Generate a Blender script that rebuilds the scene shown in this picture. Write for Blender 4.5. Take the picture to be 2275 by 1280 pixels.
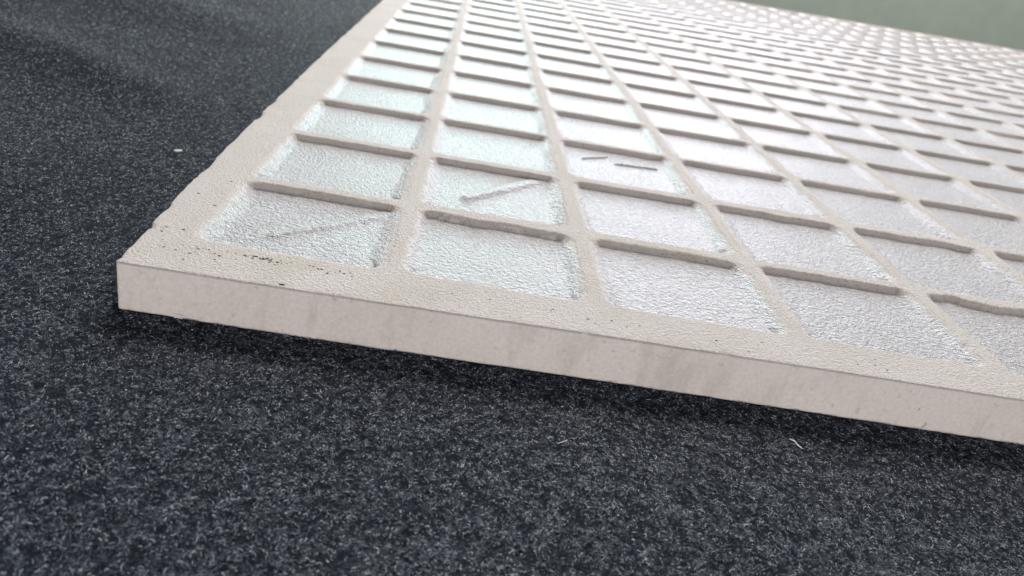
import bpy, math, random
import numpy as np
from mathutils import Matrix, Vector

S = 0.036            # one cell of the rib lattice, in metres
NC = 24              # cells per side of the tile
TH = 0.24            # tile thickness in cells
rng = np.random.default_rng(7)
random.seed(7)
scene = bpy.context.scene
for o in list(bpy.data.objects):
    bpy.data.objects.remove(o)

# ------------------------------------------------------------------ camera
Rw = ((0.98654161, 0.05863026, 0.15263729),
      (0.16272368, -0.44350693, -0.88137541),
      (0.01602042, 0.89435122, -0.44707857))
CAM = Vector((1.18762651, -3.16450228, 1.61185822)) * S
cd = bpy.data.cameras.new('camera')
cam = bpy.data.objects.new('camera', cd)
scene.collection.objects.link(cam)
M = Matrix(((Rw[0][0], -Rw[1][0], -Rw[2][0], CAM.x),
            (Rw[0][1], -Rw[1][1], -Rw[2][1], CAM.y),
            (Rw[0][2], -Rw[1][2], -Rw[2][2], CAM.z),
            (0, 0, 0, 1)))
cam.matrix_world = M
cd.sensor_width = 36.0
cd.lens = 1662.07 * 36.0 / 2275.0
cd.shift_x = (1137.5 - 985.6) / 2275.0
cd.shift_y = (614.96 - 640.0) / 2275.0
cd.clip_start = 0.002
cd.clip_end = 50.0
cd.dof.use_dof = True
cd.dof.focus_distance = 3.55 * S
cd.dof.aperture_fstop = 36.0
cd.dof.aperture_blades = 0
scene.camera = cam

# ------------------------------------------------------------------ world and lamps
world = bpy.data.worlds.new('World')
scene.world = world
world.use_nodes = True
bg = world.node_tree.nodes['Background']
bg.inputs['Color'].default_value = (0.93, 0.97, 1.0, 1)
bg.inputs['Strength'].default_value = 0.24


def area(name, loc, target, sx, sy, power, col):
    l = bpy.data.lights.new(name, 'AREA')
    l.shape = 'RECTANGLE'
    l.size, l.size_y = sx, sy
    l.energy = power
    l.color = col
    o = bpy.data.objects.new(name, l)
    scene.collection.objects.link(o)
    o.location = loc
    d = Vector(target) - Vector(loc)
    o.rotation_euler = d.to_track_quat('-Z', 'Y').to_euler()
    return o


# two neighbouring tall light panels behind the tile: a cooler and a more violet one
area('window_lamp', (0.00, 5.25, 2.05), (0.05, 0.3, 0.0), 1.45, 3.3, 138.0, (0.66, 1.0, 0.95))
area('window_lamp', (1.62, 5.15, 2.05), (0.05, 0.3, 0.0), 1.65, 3.3, 146.0, (0.86, 0.83, 1.0))
# overhead fill added above and behind the tile to brighten its level surfaces
area('overhead_fill', (1.0, 4.0, 4.0), (0.1, 0.3, 0.0), 2.4, 1.2, 345.0, (1.0, 0.935, 0.905))
# fill light added out of view to brighten the wall behind the table
area('wall_fill', (4.0, 5.4, 3.0), (4.5, 7.5, 0.0), 3.0, 0.6, 92.0, (1.0, 1.0, 0.98))
# low fill light added on the near side to brighten the sawn front edge
area('low_fill', (0.12, -0.60, 0.045), (0.07, 0.0, 0.0), 0.8, 0.09, 2.1, (1.0, 0.965, 0.95))

vs = scene.view_settings
vs.view_transform = 'Standard'
vs.look = 'None'
vs.exposure = 0.12
vs.gamma = 1.0
vs.use_curve_mapping = False
scene.cycles.max_bounces = 6


# ------------------------------------------------------------------ helpers
def lattice_noise(seed):
    r = np.random.default_rng(seed)
    tab = r.random((256, 256))

    def f(x, y):
        xi = np.floor(x).astype(int)
        yi = np.floor(y).astype(int)
        fx = x - xi
        fy = y - yi
        fx = fx * fx * (3 - 2 * fx)
        fy = fy * fy * (3 - 2 * fy)
        a = tab[xi % 256, yi % 256]
        b = tab[(xi + 1) % 256, yi % 256]
        c = tab[xi % 256, (yi + 1) % 256]
        d = tab[(xi + 1) % 256, (yi + 1) % 256]
        return (a * (1 - fx) + b * fx) * (1 - fy) + (c * (1 - fx) + d * fx) * fy - 0.5
    return f


N1, N2, N3, N4 = (lattice_noise(k) for k in (1, 2, 3, 4))


def sm(t):
    t = np.clip(t, 0, 1)
    return t * t * (3 - 2 * t)


def add_mesh(name, verts, faces, mat, parent=None, smooth=True):
    me = bpy.data.meshes.new(name)
    verts = np.asarray(verts, dtype=np.float32)
    faces = np.asarray(faces, dtype=np.int32)
    nf, k = faces.shape
    me.vertices.add(len(verts))
    me.vertices.foreach_set('co', verts.ravel())
    me.loops.add(nf * k)
    me.loops.foreach_set('vertex_index', faces.ravel())
    me.polygons.add(nf)
    me.polygons.foreach_set('loop_start', np.arange(0, nf * k, k, dtype=np.int32))
    me.polygons.foreach_set('loop_total', np.full(nf, k, dtype=np.int32))
    me.polygons.foreach_set('use_smooth', np.full(nf, smooth, dtype=bool))
    me.update(calc_edges=True)
    me.validate()
    me.materials.append(mat)
    o = bpy.data.objects.new(name, me)
    scene.collection.objects.link(o)
    if parent is not None:
        o.parent = parent
    return o


def grid_faces(nx, ny, base=0):
    i = np.arange(nx - 1)[:, None]
    j = np.arange(ny - 1)[None, :]
    a = (i * ny + j).ravel() + base
    return np.stack([a, a + ny, a + ny + 1, a + 1], 1)


class NT:
    def __init__(self, name):
        self.m = bpy.data.materials.new(name)
        self.m.use_nodes = True
        self.t = self.m.node_tree
        self.t.nodes.clear()
        self.out = self.n('ShaderNodeOutputMaterial')
        self.b = self.n('ShaderNodeBsdfPrincipled')
        self.l(self.b.outputs[0], self.out.inputs[0])
        self.co = self.n('ShaderNodeTexCoord').outputs['Object']

    def n(self, k, **kw):
        nd = self.t.nodes.new(k)
        for a, v in kw.items():
            setattr(nd, a, v)
        return nd

    def l(self, a, b):
        self.t.links.new(a, b)

    def noise(self, scale, detail=2.0, rough=0.5, vec=None):
        nd = self.n('ShaderNodeTexNoise')
        nd.inputs['Scale'].default_value = scale
        nd.inputs['Detail'].default_value = detail
        nd.inputs['Roughness'].default_value = rough
        self.l(vec or self.co, nd.inputs['Vector'])
        return nd.outputs['Fac']

    def ramp(self, fac, stops):
        nd = self.n('ShaderNodeValToRGB')
        el = nd.color_ramp.elements
        el[0].position, el[0].color = stops[0][0], (*stops[0][1], 1)
        el[1].position, el[1].color = stops[-1][0], (*stops[-1][1], 1)
        for p, c in stops[1:-1]:
            e = el.new(p)
            e.color = (*c, 1)
        self.l(fac, nd.inputs[0])
        return nd.outputs[0]

    def mix(self, fac, a, b, typ='RGBA', blend='MIX'):
        nd = self.n('ShaderNodeMix', data_type=typ)
        if typ == 'RGBA':
            nd.blend_type = blend
            ia, ib, o = nd.inputs[6], nd.inputs[7], nd.outputs[2]
        else:
            ia, ib, o = nd.inputs[2], nd.inputs[3], nd.outputs[0]
        for s, v in ((nd.inputs[0], fac), (ia, a), (ib, b)):
            if hasattr(v, 'is_output'):
                self.l(v, s)
            elif isinstance(v, tuple):
                s.default_value = (*v, 1)
            else:
                s.default_value = v
        return o

    def math(self, op, a, b=0.0):
        nd = self.n('ShaderNodeMath', operation=op)
        for s, v in ((nd.inputs[0], a), (nd.inputs[1], b)):
            if hasattr(v, 'is_output'):
                self.l(v, s)
            else:
                s.default_value = v
        return nd.outputs[0]

    def remap(self, v, a, b, c=0.0, d=1.0):
        nd = self.n('ShaderNodeMapRange')
        self.l(v, nd.inputs[0])
        for k, x in zip((1, 2, 3, 4), (a, b, c, d)):
            nd.inputs[k].default_value = x
        return nd.outputs[0]

    def bump(self, h, dist, strength=1.0, prev=None):
        nd = self.n('ShaderNodeBump')
        nd.inputs['Strength'].default_value = strength
        nd.inputs['Distance'].default_value = dist
        self.l(h, nd.inputs['Height'])
        if prev is not None:
            self.l(prev, nd.inputs['Normal'])
        return nd.outputs[0]


# ------------------------------------------------------------------ materials
def tile_material(name, moulded):
    t = NT(name)
    sep = t.n('ShaderNodeSeparateXYZ')
    t.l(t.co, sep.inputs[0])
    z = sep.outputs[2]
    # 1 on the moulded pocket floors, 0 on the rib tops
    wob = t.math('MULTIPLY', t.math('SUBTRACT', t.noise(420, 5, 0.7), 0.5), 0.0016)
    pocket = t.remap(t.math('ADD', z, wob), -0.0001, -0.0007, 0, 1)
    side = t.remap(z, -0.0032, -0.0036, 0, 1)
    if moulded:
        side = t.math('MULTIPLY', side, 0.0)
        bare = t.n('ShaderNodeAttribute', attribute_name='bare_clay').outputs['Fac']
        pocket = t.math('MULTIPLY', pocket, t.math('SUBTRACT', 1.0, bare))
    else:
        side = t.remap(z, -0.00015, -0.0005, 0, 1)
        pocket = t.math('MULTIPLY', pocket, 0.0)
    # clay body
    big = t.noise(55, 3)
    fine = t.noise(1500, 3, 0.6)
    clay = t.ramp(big, [(0.3, (0.74, 0.665, 0.62)), (0.7, (0.82, 0.745, 0.70))])
    clay = t.mix(0.35, clay, t.ramp(fine, [(0.3, (0.58, 0.51, 0.475)), (0.7, (0.88, 0.82, 0.78))]))
    # olive-buff kiln dust on the rib tops and rim, in patches of its own
    dust = t.remap(t.noise(75, 4, 0.6), 0.50, 0.68, 0, 0.5)
    top = t.mix(dust, clay, (0.66, 0.60, 0.50))
    speck = t.remap(t.noise(1900, 2, 0.5), 0.665, 0.70, 0, 0.6)
    speck = t.math('MULTIPLY', speck, t.remap(t.noise(110, 2), 0.45, 0.6, 0, 1))
    top = t.mix(speck, top, (0.16, 0.13, 0.09))
    floor = t.ramp(t.noise(900, 2), [(0.3, (0.455, 0.43, 0.44)), (0.7, (0.65, 0.62, 0.63))])
    oi = t.n('ShaderNodeObjectInfo')
    floor = t.mix(t.math('MULTIPLY', oi.outputs['Random'], 0.3), floor, (0.50, 0.46, 0.44))
    floor = t.mix(t.remap(t.noise(60, 4, 0.65), 0.6, 0.75, 0, 0.35), floor, (0.46, 0.44, 0.41))
    col = t.mix(pocket, top, floor)
    mp = t.n('ShaderNodeMapping')
    mp.inputs['Scale'].default_value = (1, 1, 0.25)
    t.l(t.co, mp.inputs[0])
    smudge = t.remap(t.noise(150, 4, 0.65, mp.outputs[0]), 0.52, 0.70, 0, 0.36)
    smudge = t.math('MAXIMUM', smudge, t.remap(t.noise(700, 3, 0.6), 0.63, 0.73, 0, 0.42))
    sawn = t.mix(smudge, clay, (0.36, 0.31, 0.28))
    col = t.mix(side, col, sawn)
    t.l(col, t.b.inputs['Base Color'])
    t.l(t.mix(pocket, 0.85, 0.38, 'FLOAT'), t.b.inputs['Roughness'])
    t.l(t.mix(pocket, 0.25, 0.65, 'FLOAT'), t.b.inputs['Specular IOR Level'])
    g1 = t.mix(pocket, t.noise(1500, 5, 0.72), t.noise(1250, 4, 0.62), 'FLOAT')
    g2 = t.noise(3300, 2, 0.5)
    h = t.math('SUBTRACT', t.math('ADD', g1, t.math('MULTIPLY', g2, 0.4)), 0.7)
    amt = t.mix(side, t.mix(pocket, 1.25, 1.4, 'FLOAT'), 0.14, 'FLOAT')
    h = t.math('MULTIPLY', h, amt)
    t.l(t.bump(h, 0.00085, 1.0), t.b.inputs['Normal'])
    return t.m


def cloth_material():
    t = NT('navy_felt')
    c = t.ramp(t.noise(900, 4, 0.7), [(0.3, (0.003, 0.004, 0.007)), (0.7, (0.012, 0.016, 0.025))])
    t.l(c, t.b.inputs['Base Color'])
    t.b.inputs['Roughness'].default_value = 0.95
    t.b.inputs['Specular IOR Level'].default_value = 0.1
    t.l(t.bump(t.noise(1300, 4, 0.7), 0.0006, 1.0), t.b.inputs['Normal'])
    return t.m


def fibre_material():
    t = NT('felt_fibre')
    hi = t.n('ShaderNodeHairInfo')
    c = t.ramp(hi.outputs['Random'], [(0.0, (0.006, 0.009, 0.016)), (0.52, (0.024, 0.037, 0.066)),
                                      (0.85, (0.08, 0.11, 0.17)), (0.95, (0.5, 0.56, 0.64)), (1.0, (0.9, 0.93, 0.97))])  # pale fibres; the brightest stops also put glints into the colour
    t.l(c, t.b.inputs['Base Color'])
    t.b.inputs['Roughness'].default_value = 0.25
    t.b.inputs['Specular IOR Level'].default_value = 0.8
    return t.m


def plain_material(name, col, rough=0.6, var=0.2, scale=800):
    t = NT(name)
    lo = tuple(x * (1 - var) for x in col)
    hi = tuple(min(1, x * (1 + var)) for x in col)
    t.l(t.ramp(t.noise(scale, 3), [(0.3, lo), (0.7, hi)]), t.b.inputs['Base Color'])
    t.b.inputs['Roughness'].default_value = rough
    return t.m


M_TILE = tile_material('fired_porcelain', False)
M_POCKET = tile_material('moulded_porcelain', True)
M_CLOTH = cloth_material()
M_FIBRE = fibre_material()
M_WALL = plain_material('green_grey_paint', (0.45, 0.50, 0.42), 0.8, 0.05, 9)
M_LINT = plain_material('white_lint', (0.80, 0.80, 0.76), 0.7, 0.1, 3000)
M_CRUMB = plain_material('white_chip', (0.85, 0.82, 0.76), 0.6, 0.1, 2500)
M_HAIR = plain_material('dark_fibre', (0.10, 0.09, 0.09), 0.6, 0.2, 2500)
M_GRIT = plain_material('dark_grit', (0.085, 0.06, 0.04), 0.8, 0.5, 5000)


# ------------------------------------------------------------------ setting: cloth and wall
FRONT = [(-0.18, -0.309), (0.533, -0.299), (1.882, -0.262), (2.936, -0.234), (3.939, -0.213),
         (6.0, -0.19), (12.0, -0.18), (24.35, -0.18)]
LEFT = [(-0.18, -0.309), (-0.215, 0.672), (-0.247, 2.102), (-0.29, 4.79), (-0.315, 9.6), (-0.33, 24.30)]


def front_y(x):
    return np.interp(x, [p[0] for p in FRONT], [p[1] for p in FRONT])


def left_x(y):
    return np.interp(y, [p[1] for p in LEFT], [p[0] for p in LEFT])


def inside_tile(x, y, m=0.0):
    return (x > left_x(y) - m) & (y > front_y(x) - m) & (y < 24.3 + m) & (x < 24.35 + m)


def cloth_z(x, y):
    """height of the cloth in cells; it lies flat under the tile and buckles softly left of it"""
    z = -TH + 0.0 * x
    away = sm((left_x(y) - 0.35 - x) / 1.3)
    a = 0.105 * np.exp(-(((y - 3.35) + 0.55 * (x + 1.8)) / 0.42) ** 2)
    b = 0.09 * np.exp(-(((y - 1.0) + 0.45 * (x + 1.6)) / 0.55) ** 2)
    c = 0.10 * np.exp(-(((y - 6.6) + 0.5 * (x + 2.0)) / 0.9) ** 2)
    z = z + away * (a + b + c + 0.05 * N1(x * 0.7 + 9, y * 0.7 + 9))
    fr = sm((front_y(x) - 0.15 - y) / 0.8)
    z = z + fr * 0.035 * N2(x * 0.9 + 40, y * 0.9 + 40)
    return z


xs = np.concatenate([np.linspace(-16, -4, 30)[:-1], np.linspace(-4, 6, 170)[:-1], np.linspace(6, 26, 30)])
ys = np.concatenate([np.linspace(-9, -2.5, 16)[:-1], np.linspace(-2.5, 9, 190)[:-1], np.linspace(9, 24.9, 40)])
X, Y = np.meshgrid(xs, ys, indexing='ij')
Z = cloth_z(X, Y)
nx, ny = X.shape
top = np.stack([X, Y, Z], -1).reshape(-1, 3)
bot = top - np.array([0, 0, 0.06])
vts = np.concatenate([top, bot]) * S
fc = grid_faces(nx, ny)
fb = grid_faces(nx, ny, nx * ny)[:, ::-1]
loop = np.concatenate([np.arange(nx) * ny, (nx - 1) * ny + np.arange(1, ny),
                       (np.arange(nx - 2, -1, -1)) * ny + ny - 1, np.arange(ny - 2, 0, -1)])
l2 = np.roll(loop, -1)
fs = np.stack([loop, loop + nx * ny, l2 + nx * ny, l2], 1)
cloth = add_mesh('felt_cloth', vts, np.concatenate([fc, fb, fs]), M_CLOTH)
cloth['kind'] = 'structure'

wall = add_mesh('wall', [(-7, 7.5, -1.5), (13, 7.5, -1.5), (13, 7.5, 3.5), (-7, 7.5, 3.5),
                         (-7, 7.6, -1.5), (13, 7.6, -1.5), (13, 7.6, 3.5), (-7, 7.6, 3.5)],
                [(0, 1, 2, 3), (5, 4, 7, 6), (0, 4, 5, 1), (3, 2, 6, 7), (1, 5, 6, 2), (4, 0, 3, 7)],
                M_WALL, smooth=False)
wall['kind'] = 'structure'

# ------------------------------------------------------------------ the tile
tile = bpy.data.objects.new('porcelain_tile', None)
scene.collection.objects.link(tile)
tile['label'] = 'pale square porcelain tile lying face down with ribs and shallow pockets on its back'
tile['category'] = 'tile'

D = 0.036          # pocket depth
CX, HX = 0.5, 0.460
X0, X1 = 0.015, 0.985        # seam of a pocket piece, on the flat rib tops
Y0, Y1 = -0.048, 0.938


def y_span(j):
    lo = 0.05 if j == 0 else -0.025 if j == 1 else -0.006
    hi = 0.875 if j == 0 else 0.89 if j == 1 else 0.92
    return (lo + hi) / 2, (hi - lo) / 2


def seg_ridge(x, y, a, b, w, h, taper=0.06):
    ax, ay = a
    bx, by = b
    L = math.hypot(bx - ax, by - ay)
    tx, ty = (bx - ax) / L, (by - ay) / L
    s = (x - ax) * tx + (y - ay) * ty
    n = -(x - ax) * ty + (y - ay) * tx
    n = n + 0.012 * N3(s * 14 + 3, s * 3)
    prof = sm(1.35 - np.abs(n) / (w * (1 + 0.5 * np.clip(s / L, 0, 1))))
    ends = sm((s + taper * 0.3) / taper) * sm((L + taper * 0.3 - s) / taper)
    return h * prof * ends


def pocket_height(i, j, u, v):
    """height (cells) over the pocket piece i, j; u, v local coordinates in cells"""
    x, y = u + i, v + j
    CY, HY = y_span(j)
    r = np.random.default_rng(1000 + i * 131 + j)
    ox, oy = r.normal(0, 0.003, 2)
    hx, hy = HX + r.normal(0, 0.004), HY + r.normal(0, 0.003)
    dx = np.abs(u - CX - ox)
    dy = np.abs(v - CY - oy)
    e = 0.010 * N1(x * 5.1, y * 5.1) + 0.010 * N2(x * 19, y * 19) + 0.007 * N3(x * 43, y * 43)
    if (i, j) == (4, 0):
        # clay of the rib broken and hanging over the pocket
        e = e - (v > 0.5) * (0.022 * np.exp(-((x - 4.45) / 0.13) ** 2) * (1 + 0.7 * N3(x * 17, 3))
                             - 0.03 * np.exp(-((x - 4.22) / 0.06) ** 2))
    if (i, j) in ((1, 0), (3, 1), (5, 1), (4, 1)):
        e = e - (v > 0.5) * 0.03 * np.clip(N2(x * 7 + j, 4) + 0.15, 0, 1)
    rad = 0.07 + 0.05 * r.random()
    qx, qy = dx - hx + rad, dy - hy + rad
    sd = np.hypot(np.maximum(qx, 0), np.maximum(qy, 0)) + np.minimum(np.maximum(qx, qy), 0) - rad
    s = -sd + e
    # walls lean more on the sides than at the front and back
    ang = np.clip((hx - dx) - (hy - dy), -0.05, 0.05) / 0.1 + 0.5
    w = 0.092 * (1 - ang) + 0.020 * ang
    w = w * (1 + 0.5 * N4(x * 3.3, y * 3.3))
    tt = np.clip((s + 0.004) / w, 0, 1)
    h = -D * (0.35 * sm(tt) + 0.65 * tt)
    # worn, rounded arris of uneven width
    ch = 0.008 + 0.06 * np.clip(N1(x * 2.3 + 50, y * 2.3 + 50), 0, 1)
    h = h - 0.004 * sm((s + ch) / ch)
    # broad unevenness of the moulded floor
    ins = sm(s / 0.1)
    h = h + ins * (0.004 * N2(x * 2.2, y * 2.2) + 0.002 * N3(x * 9, y * 9))
    top = 1 - sm((s + 0.05) / 0.06)
    if (i, j) == (0, 0):
        h = h + ins * seg_ridge(x, y, (0.33, 0.25), (0.92, 0.83), 0.030, 0.015)
    if (i, j) == (1, 1):
        h = h + ins * seg_ridge(x, y, (1.30, 1.24), (1.90, 1.95), 0.038, 0.021)
    if (i, j) == (2, 2):
        h = h + seg_ridge(x, y, (2.20, 2.585), (2.44, 2.751), 0.008, 0.013, 0.03)
        h = h + seg_ridge(x, y, (2.464, 2.589), (2.826, 2.642), 0.008, 0.013, 0.03)
    if (i, j) == (1, 0):
        # two-step back wall where the rib edge broke away
        stp = sm((v - 0.835 + 0.02 * N2(x * 6, y * 6)) / 0.02) * sm((u - 0.1) / 0.08)
        h = np.maximum(h, -0.017 * stp - 1.0 * (1 - stp))
    edge = np.minimum.reduce([u - X0, X1 - u, v - Y0, Y1 - v])
    bare = sm((v - CY) / 0.1) * sm((w * 1.5 - s) / (w * 0.5)) * np.clip(ang * 2 - 0.6, 0, 1)
    return h * sm(edge / 0.008), bare


def lines(lo, hi, a, b, nw, nf):
    """grid lines, dense where the walls are (a and b are the wall centres)"""
    return np.concatenate([np.linspace(lo, a + 0.10, nw)[:-1],
                           np.linspace(a + 0.10, b - 0.10, nf)[:-1],
                           np.linspace(b - 0.10, hi, nw)])


def pocket_geo(i, j, nw, nf):
    u = lines(X0, X1, CX - HX + 0.02, CX + HX - 0.02, nw, nf)
    CY, HY = y_span(j)
    v = lines(Y0, Y1, CY - HY + 0.02, CY + HY - 0.02, nw, nf)
    U, V = np.meshgrid(u, v, indexing='ij')
    H, B = pocket_height(i, j, U, V)
    return np.stack([U + i, V + j, H], -1).reshape(-1, 3) * S, grid_faces(len(u), len(v)), B.ravel()


def set_bare(o, b):
    at = o.data.attributes.new('bare_clay', 'FLOAT', 'POINT')
    at.data.foreach_set('value', b.astype(np.float32))


RwN = np.array(Rw)
CN = np.array(CAM) / S


def project(pt):
    q = RwN @ (np.asarray(pt, float) - CN)
    if q[2] <= 0.05:
        return None
    return 1662.07 * q[0] / q[2] + 985.6, 1662.07 * q[1] / q[2] + 614.96, q[2]


cells = []
for i in range(NC):
    for j in range(NC):
        pts = [project((i + a, j + b, 0)) for a, b in ((0, 0), (1, 0), (1, 1), (0, 1), (0.5, 0.5))]
        d = math.dist((i + 0.5, j + 0.5, 0), CN)
        vis = all(p is not None for p in pts) and any(-40 < p[0] < 2315 and -30 < p[1] < 1310 for p in pts)
        ar = 0
        if vis:
            q = pts[:4]
            ar = abs(sum(q[k][0] * q[(k + 1) % 4][1] - q[(k + 1) % 4][0] * q[k][1] for k in range(4))) / 2
        cells.append((ar, d, i, j))
cells.sort(key=lambda c: (-c[0], c[1]))
rest_v, rest_f, rest_b, nb = [], [], [], 0
for k, (ar, d, i, j) in enumerate(cells):
    if k < 300 and ar > 0:
        nw, nf = (30, 120) if (i, j) in ((0, 0), (1, 1), (2, 2)) else (26, 46) if d < 6 else (16, 20) if d < 11 else (9, 6)
        v_, f_, b_ = pocket_geo(i, j, nw, nf)
        set_bare(add_mesh('pocket', v_, f_, M_POCKET, tile), b_)
    else:
        v_, f_, b_ = pocket_geo(i, j, 8, 4)
        rest_b.append(b_)
        rest_v.append(v_)
        rest_f.append(f_ + nb)
        nb += len(v_)
far = add_mesh('far_pocket', np.concatenate(rest_v), np.concatenate(rest_f), M_POCKET, tile)
set_bare(far, np.concatenate(rest_b))
far['kind'] = 'stuff'

# flat crowns of the ribs between the pocket pieces
YT = (NC - 1) + Y1
XT = (NC - 1) + X1
for i in range(1, NC):
    ys_ = np.linspace(Y0, YT, 200)
    xx = np.array([i - 1 + X1, i + X0])
    A, B = np.meshgrid(xx, ys_, indexing='ij')
    add_mesh('long_rib', np.stack([A, B, 0 * A], -1).reshape(-1, 3) * S, grid_faces(2, 200), M_TILE, tile)
for j in range(1, NC):
    vv, ff = [], []
    for i in range(NC):
        b = len(vv)
        vv += [(i + X0, j - 1 + Y1, 0), (i + X1, j - 1 + Y1, 0), (i + X1, j + Y0, 0), (i + X0, j + Y0, 0)]
        ff.append((b, b + 1, b + 2, b + 3))
    add_mesh('cross_rib', np.array(vv) * S, ff, M_TILE, tile)

# rim, sawn sides and underside: one closed shell around the pocket field
bv, bf = [], []


def strip(outer, inner, rows):
    """rim between the outer outline and the straight pocket field, rounded and chipped at the arris"""
    global bv, bf
    n = len(outer)
    base = len(bv)
    for a, b in zip(outer, inner):
        for p in rows(a, b):
            bv.append(p)
    m = len(rows(outer[0], inner[0]))
    for k in range(n - 1):
        for q in range(m - 1):
            a = base + k * m + q
            bf.append((a, a + m, a + m + 1, a + 1))


def rim_rows(o, i_):
    o = np.array(o)
    i_ = np.array(i_)
    d = i_ - o
    L = np.linalg.norm(d)
    d = d / L
    cx_, cy_ = o
    chip = 0.0015 + 0.020 * max(0, N2(cx_ * 5 + 7, cy_ * 5 + 3)) + 0.006 * abs(N3(cx_ * 31, cy_ * 31)) \
        + 0.14 * max(0, N1(cx_ * 11 + 5, cy_ * 11) - 0.30)
    side = 0.006 * N4(cx_ * 2, cy_ * 2)
    out = []
    for t, z in ((0.02, -TH), (0.0015, -TH), (0.0, -TH + 0.0015), (0.0, -TH + 0.004), (0.0, -TH * 0.5), (0.0, -1.9 * chip - 0.004), (0.0, -1.9 * chip), (0.25 * chip, -0.9 * chip),
                 (0.7 * chip, -0.42 * chip), (1.5 * chip, -0.16 * chip), (2.6 * chip, -0.03 * chip)):
        p = o + d * (t + side * (t > 0))
        out.append((p[0], p[1], z))
    w = L - 2.6 * chip
    for f in (0.25, 0.5, 0.75, 1.0):
        p = o + d * (2.6 * chip + f * w)
        z = 0.004 * N1(p[0] * 3, p[1] * 3) * (1 - f) * f * 4
        out.append((p[0], p[1], z if f < 1 else 0.0))
    return out


FX = np.concatenate([np.linspace(0, 1, 60)[:-1] ** 1.0 * 1.0, np.linspace(1, 5, 240)[:-1], np.linspace(5, 24, 120)])
outer, inner = [], []
ix0, iy0, ix1, iy1 = X0, Y0, XT, YT
# left side, from the far corner to the front corner
for y in np.concatenate([np.linspace(24.3, 10, 80)[:-1], np.linspace(10, -0.285, 420)]):
    f = (y + 0.309) / (24.3 + 0.309)
    outer.append((float(left_x(y)) + 0.008 * N2(3, y * 4) + 0.006 * N3(5, y * 17), y))
    inner.append((ix0, min(iy1, max(iy0, y if y < 23 else iy1 * (y - 23) / 1.3 + 23 * (24.3 - y) / 1.3))))
# rounded near corner
for a in np.linspace(0.04, 0.96, 9):
    th = math.pi + a * math.pi / 2
    outer.append((-0.163 + 0.019 * math.cos(th), -0.291 + 0.018 * math.sin(th)))
    inner.append((ix0, iy0))
for x in np.concatenate([np.linspace(-0.155, 5, 330)[:-1], np.linspace(5, 24.35, 120)]):
    outer.append((x, float(front_y(x)) + 0.004 * N3(x * 6, 2) + 0.002 * N2(x * 23, 8)))
    inner.append((min(ix1, max(ix0, x if x < 23 else ix1 * (x - 23) / 1.35 + 23 * (24.35 - x) / 1.35)), iy0))
for y in np.linspace(-0.16, 24.3, 80)[1:]:
    outer.append((24.35, y))
    inner.append((ix1, min(iy1, max(iy0, y if y < 23 else iy1 * (y - 23) / 1.3 + 23 * (24.3 - y) / 1.3))))
for x in np.linspace(24.35, left_x(24.3), 80)[1:]:
    outer.append((x, 24.3))
    inner.append((min(ix1, max(ix0, x)), iy1))
strip(outer, inner, rim_rows)
bvn = np.array(bv) * S
rim = add_mesh('rim', bvn, bf, M_TILE, tile)
und = add_mesh('face', np.array([(-0.2, -0.18, -TH + 0.002), (24.33, -0.16, -TH + 0.002), (24.33, 24.28, -TH + 0.002),
                                 (-0.3, 24.28, -TH + 0.002)]) * S, [(3, 2, 1, 0)], M_TILE, tile, smooth=False)


# ------------------------------------------------------------------ dark grit lying on the rim and ribs
def grain(cx_, cy_, r, z0, st):
    pts = []
    n = 6
    for ring, (rr, zz) in enumerate(((1.0, -0.1), (0.75, 0.45))):
        for k in range(n):
            a = 2 * math.pi * k / n + st
            q = r * rr * (0.7 + 0.6 * random.random())
            pts.append((cx_ + q * 1.9 * math.cos(a), cy_ + q * 0.9 * math.sin(a), z0 + r * zz))
    pts.append((cx_, cy_, z0 + 0.6 * r))
    f = []
    for k in range(n):
        k2 = (k + 1) % n
        f += [(k, k2, n + k2), (k, n + k2, n + k), (n + k, n + k2, 2 * n)]
    return pts, f


gv, gf = [], []


def put(x, y, r, z=0.0):
    p_, f_ = grain(x, y, r, z, random.random() * 6)
    b = len(gv)
    gv.extend(p_)
    gf.extend([tuple(q + b for q in t_) for t_ in f_])


clusters = [(0.30, -0.03, 0.10, 0.02, 60), (0.42, -0.06, 0.06, 0.015, 40), (0.12, -0.02, 0.12, 0.05, 50),
            (0.72, -0.05, 0.08, 0.025, 40), (0.05, 0.3, 0.05, 0.12, 8), (-0.06, 0.25, 0.06, 0.1, 8),
            (3.0, -0.01, 0.06, 0.04, 8), (3.35, 0.0, 0.15, 0.02, 10), (1.4, -0.08, 0.4, 0.05, 14),
            (2.3, -0.08, 0.5, 0.05, 16), (3.3, -0.1, 0.5, 0.04, 12), (-0.1, 0.8, 0.06, 0.5, 10)]
for x, y, sx_, sy_, n in clusters:
    for _ in range(n):
        gx, gy = random.gauss(x, sx_), random.gauss(y, sy_)
        if (gx < X0 - 0.01 or gy < Y0) and gx > left_x(gy) + 0.05 and gy > front_y(gx) + 0.05:
            put(gx, gy, abs(random.gauss(0.0016, 0.0014)) + 0.001)
put(0.545, -0.276, 0.007)
grit = add_mesh('grit', np.array(gv) * S, gf, M_GRIT, tile)
grit['kind'] = 'stuff'

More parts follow.
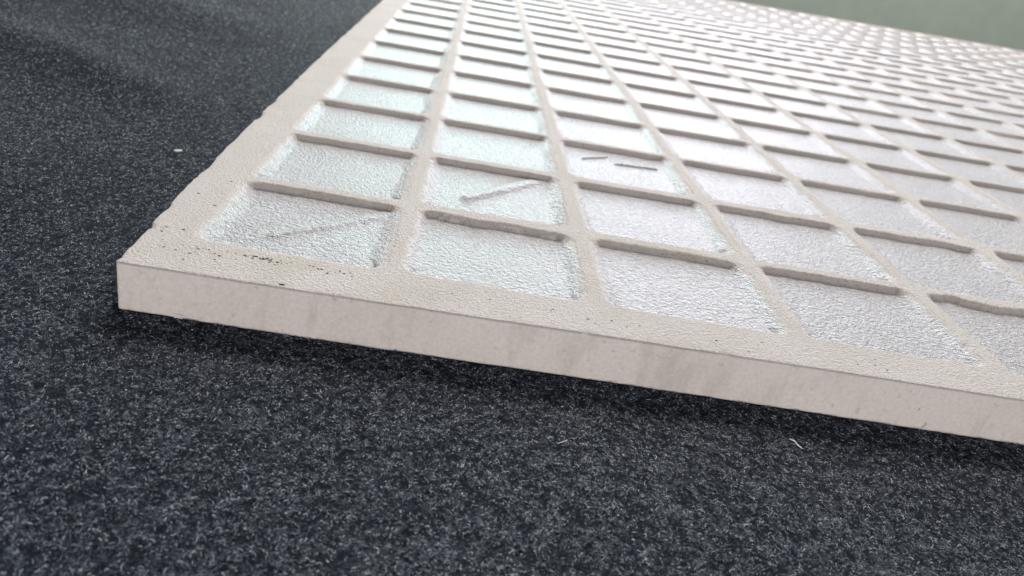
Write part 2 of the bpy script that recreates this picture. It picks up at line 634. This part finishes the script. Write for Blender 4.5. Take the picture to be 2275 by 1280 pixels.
# ------------------------------------------------------------------ felt nap
def nap(n, box, dens_ref, lmin, lmax, rad, name):
    x = rng.uniform(box[0], box[1], n)
    y = rng.uniform(box[2], box[3], n)
    d = np.sqrt((x - CN[0]) ** 2 + (y - CN[1]) ** 2 + (CN[2] + TH) ** 2)
    k1 = (rng.random(n) < np.minimum(1, (dens_ref / d) ** 1.8)) & ~inside_tile(x, y, 0.006)
    x, y, d = x[k1], y[k1], d[k1]
    tuft = 0.7 * N3(x * 40, y * 40) + 0.8 * N4(x * 85, y * 85)
    keep = rng.random(len(x)) < np.clip(0.68 + 1.1 * tuft, 0.2, 1)
    x, y, d, tuft = x[keep], y[keep], d[keep], tuft[keep]
    n = len(x)
    z = cloth_z(x, y) - 0.004 + 0.016 * np.clip(tuft + 0.2, 0, 1) * rng.random(n)
    az = rng.normal(0.9, 1.3, n) + 2.0 * N1(x * 2.2, y * 2.2)
    el = np.abs(rng.normal(0.5, 0.5, n))
    L = rng.uniform(lmin, lmax, n) * (1 + 0.35 * np.maximum(d - 4, 0) / 4)
    P = np.zeros((n, 4, 3))
    P[:, 0] = np.stack([x, y, z], 1)
    bend = rng.normal(0, 1.2, n)
    for k in range(1, 4):
        e = el * (1.4 - 0.55 * k)
        a = az + bend * k
        st = np.stack([np.cos(e) * np.cos(a), np.cos(e) * np.sin(a), np.sin(e)], 1) * (L / 3)[:, None]
        P[:, k] = P[:, k - 1] + st
    # nothing may poke into the tile
    bad = inside_tile(P[:, 3, 0], P[:, 3, 1], 0.004) | inside_tile(P[:, 2, 0], P[:, 2, 1], 0.004)
    P, d = P[~bad], d[~bad]
    n = len(P)
    rr = rad * rng.uniform(0.5, 1.35, n) * (1 + 0.16 * np.maximum(d - 4, 0))
    Rr = rr[:, None] * np.array([1.0, 1.0, 0.85, 0.35])[None]
    return P, Rr


DENS = 76000          # fibres per square cell close to the lens, thinning out with distance
sets = []
for box in ((-5.0, 5.2, -2.1, 0.2), (-5.0, -0.1, 0.2, 4.5), (-8.0, -0.1, 4.5, 12.5)):
    sets.append(nap(int(DENS * (box[1] - box[0]) * (box[3] - box[2])), box, 3.4, 0.006, 0.025, 0.00058, 'nap'))
P = np.concatenate([s_[0] for s_ in sets])
Rr = np.concatenate([s_[1] for s_ in sets])
hc = bpy.data.hair_curves.new('felt_nap')
hc.add_curves([4] * len(P))
hc.attributes['position'].data.foreach_set('vector', (P.reshape(-1, 3) * S).astype(np.float32).ravel())
ra = hc.attributes.get('radius') or hc.attributes.new('radius', 'FLOAT', 'POINT')
ra.data.foreach_set('value', (Rr * S).astype(np.float32).ravel())
hc.materials.append(M_FIBRE)
napo = bpy.data.objects.new('felt_nap', hc)
scene.collection.objects.link(napo)
napo.parent = cloth
napo['kind'] = 'stuff'
scene.cycles_curves.shape = 'RIBBONS'
print('fibres', len(P))


# ------------------------------------------------------------------ lint, chips and hairs
def tube(name, pts, r, mat, label, cat, group=None):
    pts = [Vector(p) * S for p in pts]
    # resample as a smooth curve
    n = 6
    q = []
    for k in range(len(pts) - 1):
        p0 = pts[max(k - 1, 0)]
        p1, p2 = pts[k], pts[k + 1]
        p3 = pts[min(k + 2, len(pts) - 1)]
        for s_ in range(n):
            t = s_ / n
            q.append(0.5 * ((2 * p1) + (p2 - p0) * t + (2 * p0 - 5 * p1 + 4 * p2 - p3) * t * t
                            + (3 * p1 - p0 - 3 * p2 + p3) * t ** 3))
    q.append(pts[-1])
    vv, ff = [], []
    m = 6
    for k, p_ in enumerate(q):
        d = (q[min(k + 1, len(q) - 1)] - q[max(k - 1, 0)]).normalized()
        a = d.cross(Vector((0.1, 0.2, 1))).normalized()
        b = d.cross(a)
        f = k / (len(q) - 1)
        rr = r * S * (0.35 + 0.65 * min(1, 5 * f, 5 * (1 - f))) * random.uniform(0.85, 1.15)
        for w in range(m):
            th = 2 * math.pi * w / m
            vv.append(p_ + rr * (a * math.cos(th) + b * math.sin(th)))
    for k in range(len(q) - 1):
        for w in range(m):
            ff.append((k * m + w, k * m + (w + 1) % m, (k + 1) * m + (w + 1) % m, (k + 1) * m + w))
    o = add_mesh(name, np.array([tuple(v) for v in vv]), ff, mat)
    o['label'] = label
    o['category'] = cat
    if group:
        o['group'] = group
    return o


def chip(name, x, y, z, r, label, seed, flat=0.6, stretch=1.5, rot=0.4):
    rr = np.random.default_rng(seed)
    vv, ff = [], []
    nl, na = 7, 10
    for a in range(nl):
        ph = math.pi * (a + 0.5) / nl
        for b in range(na):
            th = 2 * math.pi * b / na
            q = r * (0.75 + 0.5 * rr.random())
            px, py = q * math.sin(ph) * math.cos(th) * stretch, q * math.sin(ph) * math.sin(th)
            vv.append((x + px * math.cos(rot) - py * math.sin(rot), y + px * math.sin(rot) + py * math.cos(rot),
                       z + r * flat * math.cos(ph)))
    for a in range(nl - 1):
        for b in range(na):
            ff.append((a * na + b, (a + 1) * na + b, (a + 1) * na + (b + 1) % na, a * na + (b + 1) % na))
    t0 = len(vv)
    o = add_mesh(name, np.array(vv) * S, ff, M_CRUMB, smooth=False)
    o['label'] = label
    o['category'] = 'chip'
    return o


def cz(x, y):
    return float(cloth_z(np.array([x]), np.array([y]))[0])


chip('white_chip', -0.69, 1.765, cz(-0.69, 1.765) + 0.02, 0.012,
     'small white chip on the dark felt left of the tile edge', 3, 0.6, 2.3, 0.5)
tube('lint_fibre', [(2.815, -0.515, -TH + 0.03), (2.83, -0.535, -TH + 0.036), (2.838, -0.545, -TH + 0.03),
                    (2.852, -0.572, -TH + 0.03)], 0.0026, M_LINT,
     'short thick white lint fibre on the felt in shadow near the right front edge', 'lint')
tube('lint_fibre', [(1.785, -0.80, -TH + 0.03), (1.80, -0.795, -TH + 0.036), (1.825, -0.775, -TH + 0.034)], 0.0011, M_LINT,
     'thin pale lint hair lying on the felt below the middle of the front edge', 'lint')
tube('lint_fibre', [(0.085, -0.338, -TH + 0.02), (0.104, -0.339, -TH + 0.024), (0.125, -0.336, -TH + 0.02)], 0.0020, M_LINT,
     'tiny white lint fibre touching the front edge near the tile corner', 'lint')
fy = float(front_y(3.53)) - 0.004
tube('dark_fibre', [(3.566, fy, -0.196), (3.566, fy - 0.002, -0.212), (3.556, fy, -0.229)], 0.0011, M_HAIR,
     'fine dark curved fibre stuck low on the sawn front edge at right', 'fibre')
tube('dark_fibre', [(3.503, fy, -0.122), (3.503, fy - 0.001, -0.132), (3.499, fy, -0.139)], 0.0009, M_HAIR,
     'tiny dark fibre stuck halfway up the sawn front edge at right', 'fibre')
tube('lint_fibre', [(-0.30, 0.60, -TH + 0.02), (-0.275, 0.575, -TH + 0.10), (-0.262, 0.555, -TH + 0.17)], 0.0010, M_LINT,
     'single fine pale fibre standing up from the felt against the left rim', 'lint')
